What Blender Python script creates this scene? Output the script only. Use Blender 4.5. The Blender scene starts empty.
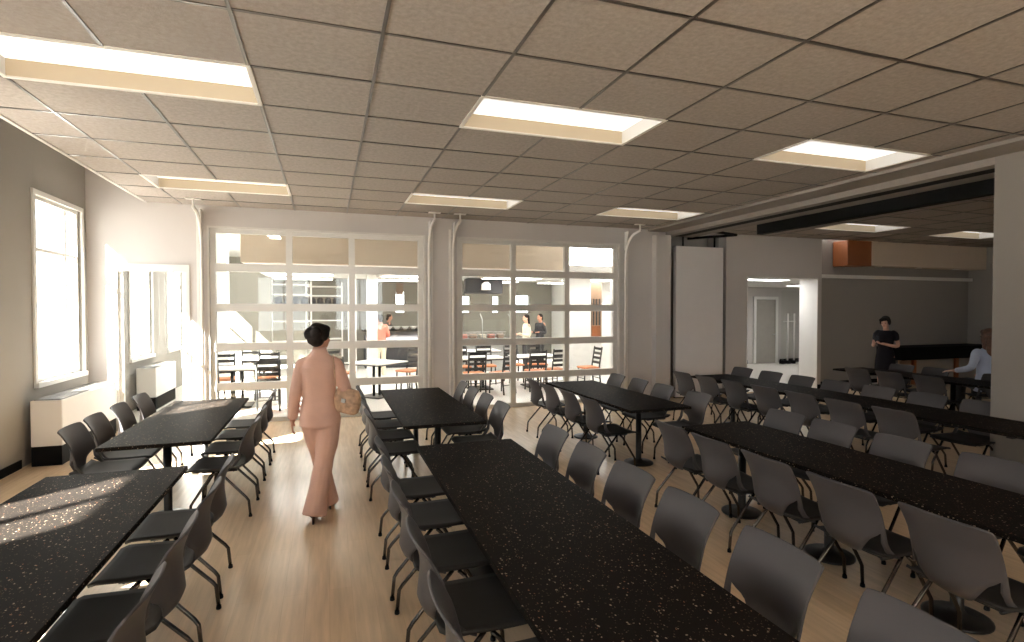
import bpy, bmesh, math, random
from mathutils import Vector, Matrix
PI = math.pi
random.seed(7)
scene = bpy.context.scene
COL = scene.collection

# ------------------------------------------------------------------ materials
def nmat(name):
    m = bpy.data.materials.new(name); m.use_nodes = True
    nt = m.node_tree
    return m, nt, nt.nodes['Principled BSDF'], nt.nodes, nt.links

def simple(name, col, rough=.6, metal=0., var=.04, scale=6., spec=.5, bump=0.):
    m, nt, b, N, L = nmat(name)
    tc = N.new('ShaderNodeTexCoord'); nz = N.new('ShaderNodeTexNoise')
    nz.inputs['Scale'].default_value = scale; nz.inputs['Detail'].default_value = 3
    L.new(tc.outputs['Object'], nz.inputs['Vector'])
    rp = N.new('ShaderNodeValToRGB')
    rp.color_ramp.elements[0].position = .3; rp.color_ramp.elements[1].position = .7
    rp.color_ramp.elements[0].color = tuple(max(0, c*(1-var)) for c in col)+(1,)
    rp.color_ramp.elements[1].color = tuple(min(1, c*(1+var)) for c in col)+(1,)
    L.new(nz.outputs['Fac'], rp.inputs['Fac']); L.new(rp.outputs['Color'], b.inputs['Base Color'])
    b.inputs['Roughness'].default_value = rough; b.inputs['Metallic'].default_value = metal
    b.inputs['Specular IOR Level'].default_value = spec
    if bump:
        bp = N.new('ShaderNodeBump'); bp.inputs['Strength'].default_value = bump; bp.inputs['Distance'].default_value = .004
        n2 = N.new('ShaderNodeTexNoise'); n2.inputs['Scale'].default_value = scale*12
        L.new(tc.outputs['Object'], n2.inputs['Vector'])
        L.new(n2.outputs['Fac'], bp.inputs['Height']); L.new(bp.outputs['Normal'], b.inputs['Normal'])
    return m

def emis(name, col, s):
    m, nt, b, N, L = nmat(name)
    b.inputs['Base Color'].default_value = (.8, .8, .8, 1)
    b.inputs['Emission Color'].default_value = tuple(col)+(1,)
    b.inputs['Emission Strength'].default_value = s
    return m

def glass_mat(name, tint=(.97, .98, .97), refl=.06):
    m, nt, b, N, L = nmat(name); N.remove(b)
    out = N['Material Output']
    tr = N.new('ShaderNodeBsdfTransparent'); tr.inputs['Color'].default_value = tint+(1,)
    gl = N.new('ShaderNodeBsdfGlossy'); gl.inputs['Roughness'].default_value = .02
    lw = N.new('ShaderNodeLayerWeight'); lw.inputs['Blend'].default_value = .12
    mr = N.new('ShaderNodeMapRange'); mr.inputs['To Min'].default_value = refl*.5; mr.inputs['To Max'].default_value = .7
    L.new(lw.outputs['Fresnel'], mr.inputs['Value'])
    mx = N.new('ShaderNodeMixShader')
    L.new(mr.outputs['Result'], mx.inputs['Fac']); L.new(tr.outputs['BSDF'], mx.inputs[1]); L.new(gl.outputs['BSDF'], mx.inputs[2])
    L.new(mx.outputs['Shader'], out.inputs['Surface'])
    return m

def speckle_mat(name):
    m, nt, b, N, L = nmat(name)
    tc = N.new('ShaderNodeTexCoord')
    def spots(scale, thr, col, mask):
        v = N.new('ShaderNodeTexVoronoi'); v.inputs['Scale'].default_value = scale
        mp = N.new('ShaderNodeMapping'); mp.inputs['Scale'].default_value = (1, .75, 1)
        nz = N.new('ShaderNodeTexNoise'); nz.inputs['Scale'].default_value = scale*1.3
        ad = N.new('ShaderNodeVectorMath'); ad.operation = 'MULTIPLY_ADD'; ad.inputs[1].default_value = (.012,)*3
        L.new(tc.outputs['Object'], mp.inputs['Vector'])
        L.new(mp.outputs['Vector'], nz.inputs['Vector'])
        L.new(nz.outputs['Color'], ad.inputs[0]); L.new(mp.outputs['Vector'], ad.inputs[2])
        L.new(ad.outputs['Vector'], v.inputs['Vector'])
        lt = N.new('ShaderNodeMath'); lt.operation = 'LESS_THAN'; lt.inputs[1].default_value = thr
        L.new(v.outputs['Distance'], lt.inputs[0])
        sp = N.new('ShaderNodeSeparateColor'); L.new(v.outputs['Color'], sp.inputs['Color'])
        g = N.new('ShaderNodeMath'); g.operation = 'GREATER_THAN'; g.inputs[1].default_value = mask
        L.new(sp.outputs['Red'], g.inputs[0])
        mu = N.new('ShaderNodeMath'); mu.operation = 'MULTIPLY'
        L.new(lt.outputs[0], mu.inputs[0]); L.new(g.outputs[0], mu.inputs[1])
        return mu, sp
    base = N.new('ShaderNodeRGB'); base.outputs[0].default_value = (.0105, .0087, .0074, 1)
    cur = base.outputs[0]
    for sc, th, col, mk in ((54, .20, (.24, .185, .135, 1), .70), (100, .24, (.085, .062, .043, 1), .62), (66, .18, (.24, .11, .06, 1), .90)):
        mu, sp = spots(sc, th, col, mk)
        mx = N.new('ShaderNodeMix'); mx.data_type = 'RGBA'
        L.new(mu.outputs[0], mx.inputs['Factor']); L.new(cur, mx.inputs['A']); mx.inputs['B'].default_value = col
        cur = mx.outputs['Result']
    L.new(cur, b.inputs['Base Color'])
    b.inputs['Roughness'].default_value = .5; b.inputs['Specular IOR Level'].default_value = .008
    return m

def wood_floor(name):
    m, nt, b, N, L = nmat(name)
    tc = N.new('ShaderNodeTexCoord')
    mp = N.new('ShaderNodeMapping'); mp.inputs['Rotation'].default_value = (0, 0, PI/2)
    L.new(tc.outputs['Object'], mp.inputs['Vector'])
    br = N.new('ShaderNodeTexBrick')
    br.inputs['Scale'].default_value = 1; br.inputs['Brick Width'].default_value = 1.5; br.inputs['Row Height'].default_value = .14
    br.inputs['Mortar Size'].default_value = .0015; br.inputs['Bias'].default_value = 0
    br.inputs['Color1'].default_value = (.70, .535, .36, 1); br.inputs['Color2'].default_value = (.74, .57, .39, 1)
    br.inputs['Mortar'].default_value = (.64, .49, .33, 1)
    L.new(mp.outputs['Vector'], br.inputs['Vector'])
    nz = N.new('ShaderNodeTexNoise'); nz.inputs['Scale'].default_value = 3; nz.inputs['Detail'].default_value = 6
    m2 = N.new('ShaderNodeMapping'); m2.inputs['Scale'].default_value = (9, .7, 1)
    L.new(tc.outputs['Object'], m2.inputs['Vector']); L.new(m2.outputs['Vector'], nz.inputs['Vector'])
    rp = N.new('ShaderNodeValToRGB'); rp.color_ramp.elements[0].position = .3; rp.color_ramp.elements[1].position = .72
    rp.color_ramp.elements[0].color = (.86, .86, .86, 1); rp.color_ramp.elements[1].color = (1.08, 1.06, 1.04, 1)
    L.new(nz.outputs['Fac'], rp.inputs['Fac'])
    mx = N.new('ShaderNodeMix'); mx.data_type = 'RGBA'; mx.blend_type = 'MULTIPLY'; mx.inputs['Factor'].default_value = 1
    L.new(br.outputs['Color'], mx.inputs['A']); L.new(rp.outputs['Color'], mx.inputs['B'])
    L.new(mx.outputs['Result'], b.inputs['Base Color'])
    b.inputs['Roughness'].default_value = .24; b.inputs['Specular IOR Level'].default_value = .7
    return m

def tile_mat(name):
    m, nt, b, N, L = nmat(name)
    tc = N.new('ShaderNodeTexCoord')
    n1 = N.new('ShaderNodeTexNoise'); n1.inputs['Scale'].default_value = 26; n1.inputs['Detail'].default_value = 5; n1.inputs['Roughness'].default_value = .7
    L.new(tc.outputs['Object'], n1.inputs['Vector'])
    rp = N.new('ShaderNodeValToRGB'); rp.color_ramp.elements[0].position = .28; rp.color_ramp.elements[1].position = .75
    rp.color_ramp.elements[0].color = (.262, .232, .21, 1); rp.color_ramp.elements[1].color = (.385, .345, .313, 1)
    L.new(n1.outputs['Fac'], rp.inputs['Fac']); L.new(rp.outputs['Color'], b.inputs['Base Color'])
    b.inputs['Roughness'].default_value = .95; b.inputs['Specular IOR Level'].default_value = .1
    n2 = N.new('ShaderNodeTexNoise'); n2.inputs['Scale'].default_value = 90; n2.inputs['Detail'].default_value = 2
    L.new(tc.outputs['Object'], n2.inputs['Vector'])
    bp = N.new('ShaderNodeBump'); bp.inputs['Strength'].default_value = .35; bp.inputs['Distance'].default_value = .004
    L.new(n2.outputs['Fac'], bp.inputs['Height']); L.new(bp.outputs['Normal'], b.inputs['Normal'])
    return m

M = dict(
    wall=simple('wall_paint', (.55, .52, .50), .8, var=.015, scale=2), wall_shaded=simple('window_wall_paint', (.25, .233, .21), .8, var=.015, scale=2), taupe=simple('taupe_paint', (.20, .182, .163), .8, var=.015, scale=2),  # left wall gets the wall paint darkened, its shade put into the colour
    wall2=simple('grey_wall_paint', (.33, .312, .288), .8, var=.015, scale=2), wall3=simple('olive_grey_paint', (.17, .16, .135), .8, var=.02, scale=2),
    white=simple('white_paint', (.78, .77, .74), .5, var=.01),
    frame=simple('aluminium_frame', (.66, .64, .60), .35, .25, var=.02),
    tile=tile_mat('ceiling_tile'), grid=simple('grid_metal', (.055, .045, .038), .3, .15),
    gyp=simple('gypsum', (.23, .203, .182), .85, var=.02),
    floor=wood_floor('oak_floor'), ffloor=simple('pale_tile_floor', (.78, .75, .70), .35, var=.02),
    black=simple('black_paint', (.006, .006, .006), .8, spec=.1), glass=glass_mat('window_glass'),
    top=speckle_mat('speckled_black_top'), edge=simple('black_edge', (.008, .0075, .007), .45, spec=.1),
    iron=simple('black_iron', (.012, .011, .01), .4, .2),
    shell=simple('grey_shell', (.058, .0535, .0552), .55, var=.03, spec=.3), seat=simple('seat_grey', (.023, .0215, .020), .65, var=.05, bump=.1, spec=.25),
    chrome=simple('dark_chrome', (.085, .078, .072), .25, 1., var=.02),
    lamp=emis('lamp_diffuser', (1, .965, .92), 1.0), fillglow=emis('added_fill_glow', (1, .98, .95), 15.),
    housing=simple('lamp_housing', (.50, .42, .30), .6, var=.01), lip=simple('lamp_lip', (.85, .82, .76), .5),
    panel=simple('partition_panel', (.80, .77, .755), .6, var=.01),
    orange=simple('orange_laminate', (.27, .085, .025), .45, var=.12, scale=3),
    rad=simple('radiator_enamel', (.74, .72, .69), .45, var=.01), grille=simple('grille_grey', (.14, .13, .12), .5, .3),
    rail=simple('track_white', (.74, .71, .67), .45), ground=simple('concrete', (.55, .53, .50), .9, var=.08),
    beige=simple('bulkhead_paint', (.68, .58, .47), .8, var=.01),
    orangeseat=simple('orange_seat', (.55, .20, .08), .5, var=.08), darkwood=simple('dark_frame', (.03, .028, .026), .5),
    whitetop=simple('white_laminate', (.80, .78, .74), .4), steel=simple('steel', (.45, .45, .44), .35, .7),
    skin=simple('skin', (.46, .22, .14), .5, var=.06, scale=18), skin2=simple('fair_skin', (.62, .36, .26), .5, var=.05, scale=18),
    hair=simple('black_hair', (.012, .008, .006), .75, var=.4, scale=40, spec=.2), brown=simple('brown_hair', (.10, .042, .022), .5, var=.35, scale=30),
    suit=simple('blush_suit', (.62, .385, .30), .75, var=.03, scale=14, bump=.08), shoe=simple('brown_shoe', (.05, .02, .013), .35),
    navy=simple('navy_dress', (.010, .0085, .012), .8, var=.1, spec=.2), blue=simple('light_blue_shirt', (.42, .47, .60), .7, var=.06),
    bag=simple('tan_leather', (.42, .27, .17), .5, var=.38, scale=22), phone=simple('phone_black', (.015, .015, .02), .2),
    coral=simple('coral_cloth', (.62, .20, .14), .7), cream=simple('cream_cloth', (.75, .66, .52), .7), dark=simple('dark_cloth', (.03, .028, .03), .7),
    lips=simple('lip_red', (.35, .09, .07), .5), eye=simple('eye_dark', (.02, .014, .01), .25), picture=simple('brown_board', (.18, .12, .08), .6),
    doorgrey=simple('grey_door', (.30, .28, .25), .5), tan=simple('tan_panel', (.30, .19, .12), .6, var=.08),
)

# ------------------------------------------------------------------ object helpers
def link(name, me, mat=None, parent=None):
    o = bpy.data.objects.new(name, me); COL.objects.link(o)
    if mat is not None: me.materials.append(mat)
    if parent is not None: o.parent = parent
    return o
def tag(o, label, cat, group=None, kind=None):
    o['label'] = label; o['category'] = cat
    if group: o['group'] = group
    if kind: o['kind'] = kind
    return o
def empty(name, loc, rz=0., label=None, cat=None, group=None, kind=None):
    o = bpy.data.objects.new(name, None); COL.objects.link(o)
    o.empty_display_size = .1
    o.location = loc; o.rotation_euler = (0, 0, rz)
    if label: tag(o, label, cat, group, kind)
    return o
def copy_tree(o, parent=None):
    c = o.copy(); COL.objects.link(c)
    if parent is not None: c.parent = parent
    for ch in list(KIDS.get(o.name, [])):
        k = copy_tree(ch, c); KIDS.setdefault(c.name, []).append(k)
    return c
KIDS = {}
def kid(name, me, mat, parent, label=None):
    o = link(name, me, mat, parent); KIDS.setdefault(parent.name, []).append(o)
    if label: o['label'] = label
    return o
class MB:
    """collects geometry into one mesh"""
    def __init__(s): s.v = []; s.f = []; s.sm = []; s.nb = -1
    def add(s, vs, fs, smooth=False):
        n = len(s.v); s.v += [tuple(v) for v in vs]; s.f += [tuple(i+n for i in f) for f in fs]; s.sm += [smooth]*len(fs); return s
    def box(s, x0, x1, y0, y1, z0, z1):
        if x0 > x1: x0, x1 = x1, x0
        if y0 > y1: y0, y1 = y1, y0
        if z0 > z1: z0, z1 = z1, z0
        s.nb += 1; e = .00025*(s.nb % 7); x0 -= e; x1 += e; y0 -= e; y1 += e; z0 -= e; z1 += e
        v = [(x0,y0,z0),(x1,y0,z0),(x1,y1,z0),(x0,y1,z0),(x0,y0,z1),(x1,y0,z1),(x1,y1,z1),(x0,y1,z1)]
        return s.add(v, [(0,3,2,1),(4,5,6,7),(0,1,5,4),(1,2,6,5),(2,3,7,6),(3,0,4,7)])
    def rbox(s, x0, x1, y0, y1, z0, z1, b=.01):
        """box with chamfered vertical edges and top/bottom rims"""
        def ring(z, i):
            a, c, d, e = x0+i, x1-i, y0+i, y1-i
            return [(a+b,d,z),(c-b,d,z),(c,d+b,z),(c,e-b,z),(c-b,e,z),(a+b,e,z),(a,e-b,z),(a,d+b,z)]
        rs = [ring(z0, b*.6), ring(z0+b*.6, 0), ring(z1-b*.6, 0), ring(z1, b*.6)]
        return s.rings(rs, True, False)
    def rings(s, rs, caps=True, smooth=True, closed=True):
        n = len(rs[0]); vs = [p for r in rs for p in r]; fs = []
        for k in range(len(rs)-1):
            for i in range(n if closed else n-1):
                j = (i+1) % n
                fs.append((k*n+i, k*n+j, (k+1)*n+j, (k+1)*n+i))
        if caps: fs.append(tuple(range(n))[::-1]); fs.append(tuple((len(rs)-1)*n+i for i in range(n)))
        return s.add(vs, fs, smooth)
    def tube(s, pts, r, n=8, flat=1.):
        pts = [Vector(p) for p in pts]; rr = r if isinstance(r, (list, tuple)) else [r]*len(pts)
        rs = []; up = None
        for i, p in enumerate(pts):
            a = pts[max(0, i-1)]; c = pts[min(len(pts)-1, i+1)]
            t = (c-a).normalized()
            if up is None:
                up = Vector((0,0,1)) if abs(t.z) < .9 else Vector((0,1,0))
            x = t.cross(up).normalized(); y = x.cross(t).normalized(); up = y
            rs.append([tuple(p + x*rr[i]*math.cos(2*PI*k/n) + y*rr[i]*flat*math.sin(2*PI*k/n)) for k in range(n)])
        return s.rings(rs)
    def lathe(s, prof, c=(0,0,0), n=24):
        rs = [[(c[0]+r*math.cos(2*PI*k/n), c[1]+r*math.sin(2*PI*k/n), c[2]+z) for k in range(n)] for r, z in prof]
        return s.rings(rs)
    def ell(s, c, r, n=14, m=9, rot=None):
        rs = []
        for j in range(m+1):
            th = PI*(.02+.96*j/m)
            ring = []
            for k in range(n):
                v = Vector((r[0]*math.sin(th)*math.cos(2*PI*k/n), r[1]*math.sin(th)*math.sin(2*PI*k/n), -r[2]*math.cos(th)))
                if rot is not None: v = rot @ v
                ring.append(tuple(Vector(c)+v))
            rs.append(ring)
        return s.rings(rs)
    def mesh(s, name):
        me = bpy.data.meshes.new(name); me.from_pydata(s.v, [], s.f)
        for p, q in zip(me.polygons, s.sm): p.use_smooth = q
        bm = bmesh.new(); bm.from_mesh(me); bmesh.ops.recalc_face_normals(bm, faces=bm.faces); bm.to_mesh(me); bm.free()
        me.update(); return me
def struct(name, mb, mat, label, cat):
    o = link(name, mb.mesh(name), mat); return tag(o, label, cat, kind='structure')
def soft(mb, name, voxel, smooth=6, fac=.5):
    """fuse overlapping solids into one continuous smooth surface"""
    me = mb.mesh(name+'_raw'); o = bpy.data.objects.new(name+'_raw', me); COL.objects.link(o)
    r = o.modifiers.new('r', 'REMESH'); r.mode = 'VOXEL'; r.voxel_size = voxel; r.use_smooth_shade = True
    if smooth:
        q = o.modifiers.new('s', 'SMOOTH'); q.factor = fac; q.iterations = smooth
    dg = bpy.context.evaluated_depsgraph_get(); dg.update()
    out = bpy.data.meshes.new_from_object(o.evaluated_get(dg)); out.name = name
    for p in out.polygons: p.use_smooth = True
    bpy.data.objects.remove(o); bpy.data.meshes.remove(me)
    return out

# ------------------------------------------------------------------ the room
WY, WX, CZ = 9.72, -3.40, 3.50           # back wall, left wall, ceiling
TX, TY, GX, GY = .823, .735, -.4995, 3.3456
XE, XP = -2.60, 6.67                     # left edge of tile ceiling, partition line
RX = 16.6                                # right wall of the annex
YF = -4.5                                # wall behind the camera
def wall_y(mb, y0, y1, x0, x1, z0, z1, holes):
    """wall slab along X with rectangular holes (xa,xb,za,zb)"""
    xs = sorted({x0, x1} | {h[0] for h in holes} | {h[1] for h in holes})
    for a, b in zip(xs, xs[1:]):
        hs = sorted([(h[2], h[3]) for h in holes if h[0] <= a+1e-6 and h[1] >= b-1e-6]); z = z0
        for p, q in hs:
            if p > z: mb.box(a, b, y0, y1, z, p)
            z = q
        if z < z1: mb.box(a, b, y0, y1, z, z1)
def wall_x(mb, x0, x1, y0, y1, z0, z1, holes):
    ys = sorted({y0, y1} | {h[0] for h in holes} | {h[1] for h in holes})
    for a, b in zip(ys, ys[1:]):
        hs = sorted([(h[2], h[3]) for h in holes if h[0] <= a+1e-6 and h[1] >= b-1e-6]); z = z0
        for p, q in hs:
            if p > z: mb.box(x0, x1, a, b, z, p)
            z = q
        if z < z1: mb.box(x0, x1, a, b, z, z1)

mb = MB().box(WX-.3, RX+.3, YF-.2, WY+.12, -.12, 0)
struct('floor', mb, M['floor'], 'pale oak plank floor of the dining hall', 'floor')
mb = MB().box(WX-.3, 8.6, WY+.12, 20.3, -.12, 0).box(8.6, RX+.3, WY+.12, 15.3, -.12, 0)
struct('floor.001', mb, M['ffloor'], 'pale sunlit floor beyond the glass sectional doors', 'floor')
struct('ground', MB().box(-40, WX-.31, -30, 40, -.5, -.25).box(WX-.31, 30, -30, YF-.25, -.5, -.25), M['ground'], 'pale pavement outside the windows', 'ground')

WIN = [(8.20, 9.53, .95, 3.27), (4.95, 6.25, .95, 3.27), (1.45, 2.47, .95, 3.14), (-2.1, -.9, .95, 3.27)]  # last window is unseen, added behind the camera for extra daylight
FWIN = [(11.55, 12.85, .95, 3.1), (14.0, 15.3, .95, 3.1), (16.6, 17.9, .95, 3.1)]
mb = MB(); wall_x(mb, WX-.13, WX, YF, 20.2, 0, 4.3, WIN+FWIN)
struct('wall_left', mb, M['wall_shaded'], 'beige wall with tall windows on the left', 'wall')
D1 = (-3.06, -2.05, 0, 2.55); G1 = (-1.80, 1.66, 0, 3.18); G2 = (2.24, 5.60, 0, 3.18); PK = (6.71, 8.22, 0, 3.45); D4 = (8.78, 10.83, 0, 2.58)
mb = MB(); wall_y(mb, WY, WY+.25, WX, 10.94, 0, 4.3, [D1, G1, G2, PK, D4])
struct('wall_back', mb, M['wall'], 'beige back wall with the sectional glass doors', 'wall')
FW_ADDED = [(-2.7, -.7, .95, 3.2), (.3, 2.3, .95, 3.2), (9.4, 10.6, .95, 3.2)]  # unseen windows added so daylight evens out the back wall and annex
mb = MB(); wall_y(mb, YF-.13, YF, WX-.13, RX+.3, 0, 4.3, FW_ADDED)
struct('wall_front', mb, M['wall'], 'beige wall behind the viewpoint', 'wall')
# partition wall whose end shows at the right, with pilaster beside the pocket
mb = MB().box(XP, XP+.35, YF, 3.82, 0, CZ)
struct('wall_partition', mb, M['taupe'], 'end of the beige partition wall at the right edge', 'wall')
mb = MB().box(6.35, 6.70, WY-.16, WY, 0, CZ-.12)
struct('trim_1', mb, M['wall'], 'beige pilaster left of the white folding panel', 'pilaster')
mb = MB().box(PK[0]-.02, PK[1]+.02, WY+.62, WY+.7, 0, CZ).box(PK[0]-.1, PK[0], WY+.25, WY+.7, 0, CZ).box(PK[1], PK[1]+.1, WY+.25, WY+.7, 0, CZ).box(PK[0]-.1, PK[1]+.1, WY+.02, WY+.7, CZ, CZ+.1)
struct('wall_pocket', mb, M['wall2'], 'recess in the back wall behind the white panel', 'wall')
# annex walls
RY = 10.08
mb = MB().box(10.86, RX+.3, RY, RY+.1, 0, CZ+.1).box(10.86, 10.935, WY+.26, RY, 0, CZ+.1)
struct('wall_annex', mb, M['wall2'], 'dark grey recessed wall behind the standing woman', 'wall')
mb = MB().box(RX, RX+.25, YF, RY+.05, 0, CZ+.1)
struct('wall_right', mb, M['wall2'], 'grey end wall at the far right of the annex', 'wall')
mb = MB().box(12.45, RX, WY-.06, RY, 2.92, CZ)
struct('trim_2', mb, M['beige'], 'beige soffit over the recessed grey wall', 'soffit')
for k, x in enumerate((12.95, 14.35, 15.75)):
    mb = MB().lathe([(.075, 0), (.075, -.012), (.055, -.012), (.05, -.004), (.0, -.003)], (x, WY+.15, 2.92), 20)
    tag(link('downlight', mb.mesh('downlight'), M['lip']), ['small round downlight nearest the orange panel', 'small round downlight in the middle of the annex soffit', 'small round downlight nearest the right column'][k], 'downlight', 'downlights under the annex soffit')
mb = MB().rbox(11.66, 12.44, WY-.07, RY-.02, 2.90, CZ-.005, .012)
tag(link('orange_box_panel', mb.mesh('orange_box_panel'), M['orange']), 'orange laminate box hung below the annex ceiling', 'panel')

# ---- ceiling with recessed troffer openings
LIGHTS = [(-2, 1), (2, 1), (6, 1), (-2, 6), (2, 6), (6, 6), (12, 6), (16, 6), (12, 1), (16, 1), (-2, -4), (2, -4), (6, -4), (-2, -9), (2, -9), (12, -4)]  # rows overhead and behind the camera are unseen, added for illumination
cells = {(i+d, j) for i, j in LIGHTS for d in (0, 1)}
def gx(i): return GX+TX*i
def gy(j): return GY+TY*j
mb = MB(); gb = MB(); gz = CZ-.006
def clip(a, b, lo, hi): return max(a, lo), min(b, hi)
for i in range(-4, 24):
    for j in range(-12, 10):
        x0, x1 = gx(i), gx(i+1); y0, y1 = clip(gy(j), gy(j+1), YF, WY)
        for lo, hi in ((XE, XP), (XP, RX)):
            a, b = clip(x0, x1, lo, hi)
            if b-a < 1e-4 or y1-y0 < 1e-4 or (i, j) in cells: continue
            mb.box(a, b, y0, y1, CZ, CZ+.03)
        hw = .0105
        for lo, hi in ((XE, 6.25), (XP+.9, RX)):
            a, b = clip(x0, x1, lo, hi)
            if b-a < .01 or y1-y0 < .01: continue
            if a == x0 and not ((i, j) in cells and (i-1, j) in cells): gb.box(a-hw, a+hw, y0, y1, gz, CZ+.002)
            if y0 > YF and not ((i, j) in cells and (i, j-1) in cells): gb.box(a, b, y0-hw, y0+hw, gz, CZ+.002)
struct('ceiling', mb, M['tile'], 'suspended ceiling of speckled greige tiles', 'ceiling')
struct('trim_3', gb, M['grid'], 'dark metal grid between the ceiling tiles', 'ceiling grid')
mb = MB().box(XE-.04, XE, YF, WY, CZ-.01, CZ+.5).box(WX-.25, XE, YF, WY, 4.2, 4.3)
struct('ceiling.001', mb, M['wall'], 'raised ceiling slot along the left window wall', 'ceiling')
mb = MB().box(WX-.3, RX+.3, YF-.2, WY+.3, 4.3, 4.4)
struct('ceiling.002', mb, M['wall'], 'roof slab above the suspended tiles', 'roof')
struct('trim_4', MB().box(6.25, XP, YF, WY, CZ-.04, CZ+.001), M['gyp'], 'plain gypsum border beside the tracks', 'ceiling trim')
# header with folding-partition tracks
struct('trim_5', MB().box(XP, 6.84, 3.82, WY, CZ-.12, CZ).box(7.06, 7.34, 3.82, WY, CZ-.12, CZ).box(6.84, 7.06, 3.82, WY, CZ-.04, CZ).box(7.34, 7.55, YF, WY, CZ-.03, CZ), M['gyp'], 'beige ceiling header holding the partition track', 'header')
tag(link('ceiling_track', MB().box(6.842, 7.058, 3.83, WY-.02, CZ-.118, CZ-.042).mesh('ceiling_track'), M['black']), 'thin black slot track running to the white panel', 'track')
tag(link('track_beam', MB().rbox(7.342, 7.48, 3.0, 7.9, 3.205, 3.47, .006).mesh('track_beam'), M['black']), 'deep black beam under the ceiling beside the annex', 'beam')
b_ = MB(); b_.tube([(7.05, 8.95, 3.41), (7.5, 9.08, 3.41), (8.1, 9.28, 3.41)], .028, 6); b_.tube([(8.1, 9.28, 3.41), (7.8, 9.68, 3.41), (7.5, 10.1, 3.41)], .028, 6)
tag(link('stacking_track', b_.mesh('stacking_track'), M['black']), 'black V shaped stacking track above the white panel', 'track')
# folding panel in its pocket
pr = empty('folding_panel', (7.48, WY-.03, 0), 0, 'tall white folding partition panel parked in its wall recess', 'panel')
kid('panel_leaf', MB().rbox(-.60, .60, -.05, .05, .02, 3.18, .008).mesh('panel_leaf'), M['panel'], pr)
kid('bottom_seal', MB().box(-.59, .59, -.04, .04, .0, .02).mesh('bottom_seal'), M['black'], pr)
for sx in (-.4, .4): kid('trolley', MB().tube([(sx, 0, 3.18), (sx, 0, 3.44)], .018, 8).mesh('trolley'), M['black'], pr)

# ---- baseboards
mb = MB().box(WX, WX+.015, YF, 7.80, 0, .10)
struct('baseboard_left', mb, M['black'], 'black baseboard along the left wall', 'baseboard')
mb = MB().box(WX+.02, D1[0]-.05, WY-.012, WY, 0, .1).box(10.83, 10.94, WY-.012, WY, 0, .1).box(10.96, RX, RY-.012, RY, 0, .1)
struct('baseboard_back', mb, M['black'], 'black baseboard along the back walls', 'baseboard')

# ---- windows (frames with glass)
def window(n, y0, y1, z0, z1, label):
    f = MB(); t = .045
    for a, b, c, d in ((y0, y0+t, z0, z1), (y1-t, y1, z0, z1)): f.box(WX-.125, WX-.03, a, b, c, d)
    f.box(WX-.125, WX-.03, y0, y1, z0, z0+t); f.box(WX-.125, WX-.03, y0, y1, z1-t, z1)
    ym = 9.175 if n == 1 else y0+(y1-y0)*.5
    f.box(WX-.11, WX-.05, ym-.03, ym+.03, z0, z1)
    zt = z1-.66; f.box(WX-.105, WX-.055, y0, y1, zt-.02, zt+.02)
    # casing on the room face
    c = .06
    f.box(WX, WX+.022, y0-c, y0, z0-c, z1+c); f.box(WX, WX+.022, y1, y1+c, z0-c, z1+c); f.box(WX, WX+.022, y0, y1, z1, z1+c)
    f.box(WX, WX+.05, y0-c, y1+c, z0-c, z0)
    o = link('window_%d' % n, f.mesh('window'), M['white']); tag(o, label, 'window', kind='structure')
    kid('glass', MB().box(WX-.083, WX-.077, y0+t, y1-t, z0+t, z1-t).mesh('glass'), M['glass'], o)
for n, (w, l) in enumerate(zip(WIN+FWIN, ['tall bright white-framed window left of the back corner', 'tall white-framed window beside the rear left table', 'tall white-framed window beside the front left table', 'tall white-framed window added for daylight behind the viewpoint', 'white window seen through the glass door by its radiator', 'second window of the room beyond the glass doors', 'farthest window of the room beyond the glass doors'])):
    window(n+1, *w, l)

for n, (x0, x1, z0, z1) in enumerate(FW_ADDED):
    f = MB(); t = .045
    f.box(x0, x0+t, YF-.11, YF-.03, z0, z1).box(x1-t, x1, YF-.11, YF-.03, z0, z1).box(x0, x1, YF-.11, YF-.03, z0, z0+t).box(x0, x1, YF-.11, YF-.03, z1-t, z1).box((x0+x1)/2-.03, (x0+x1)/2+.03, YF-.1, YF-.04, z0, z1)
    f.box(x0-.06, x1+.06, YF, YF+.05, z0-.06, z0).box(x0-.06, x1+.06, YF, YF+.02, z1, z1+.06).box(x0-.06, x0, YF, YF+.02, z0, z1).box(x1, x1+.06, YF, YF+.02, z0, z1)
    o = link('window_%d' % (n+8), f.mesh('window'), M['white']); tag(o, ['left', 'middle', 'annex'][n]+' window added for daylight in the wall behind the viewpoint', 'window', kind='structure')
    kid('glass', MB().box(x0+t, x1-t, YF-.073, YF-.067, z0+t, z1-t).mesh('glass'), M['glass'], o)
# ---- glass door left
f = MB(); x0, x1, _, z1 = D1; t = .05
f.box(x0, x0+t, WY-.02, WY+.1, 0, z1); f.box(x1-t, x1, WY-.02, WY+.1, 0, z1); f.box(x0, x1, WY-.02, WY+.1, z1-.11, z1)
f.box(x0+t, x0+t+.06, WY+.02, WY+.07, 0, z1-.11); f.box(x1-t-.06, x1-t, WY+.02, WY+.07, 0, z1-.11); f.box(x0+t, x1-t, WY+.02, WY+.07, 0, .12)
o = link('door_1', f.mesh('door_1'), M['white']); tag(o, 'white framed glass door left of the sectional doors', 'door', kind='structure')
kid('glass', MB().box(x0+t+.06, x1-t-.06, WY+.04, WY+.05, .12, z1-.11).mesh('glass'), M['glass'], o)
kid('handle', MB().tube([(x1-.1, WY-.01, .95), (x1-.1, WY-.06, .95), (x1-.1, WY-.06, 1.25), (x1-.1, WY-.01, 1.25)], .012, 8).mesh('handle'), M['steel'], o)
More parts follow.
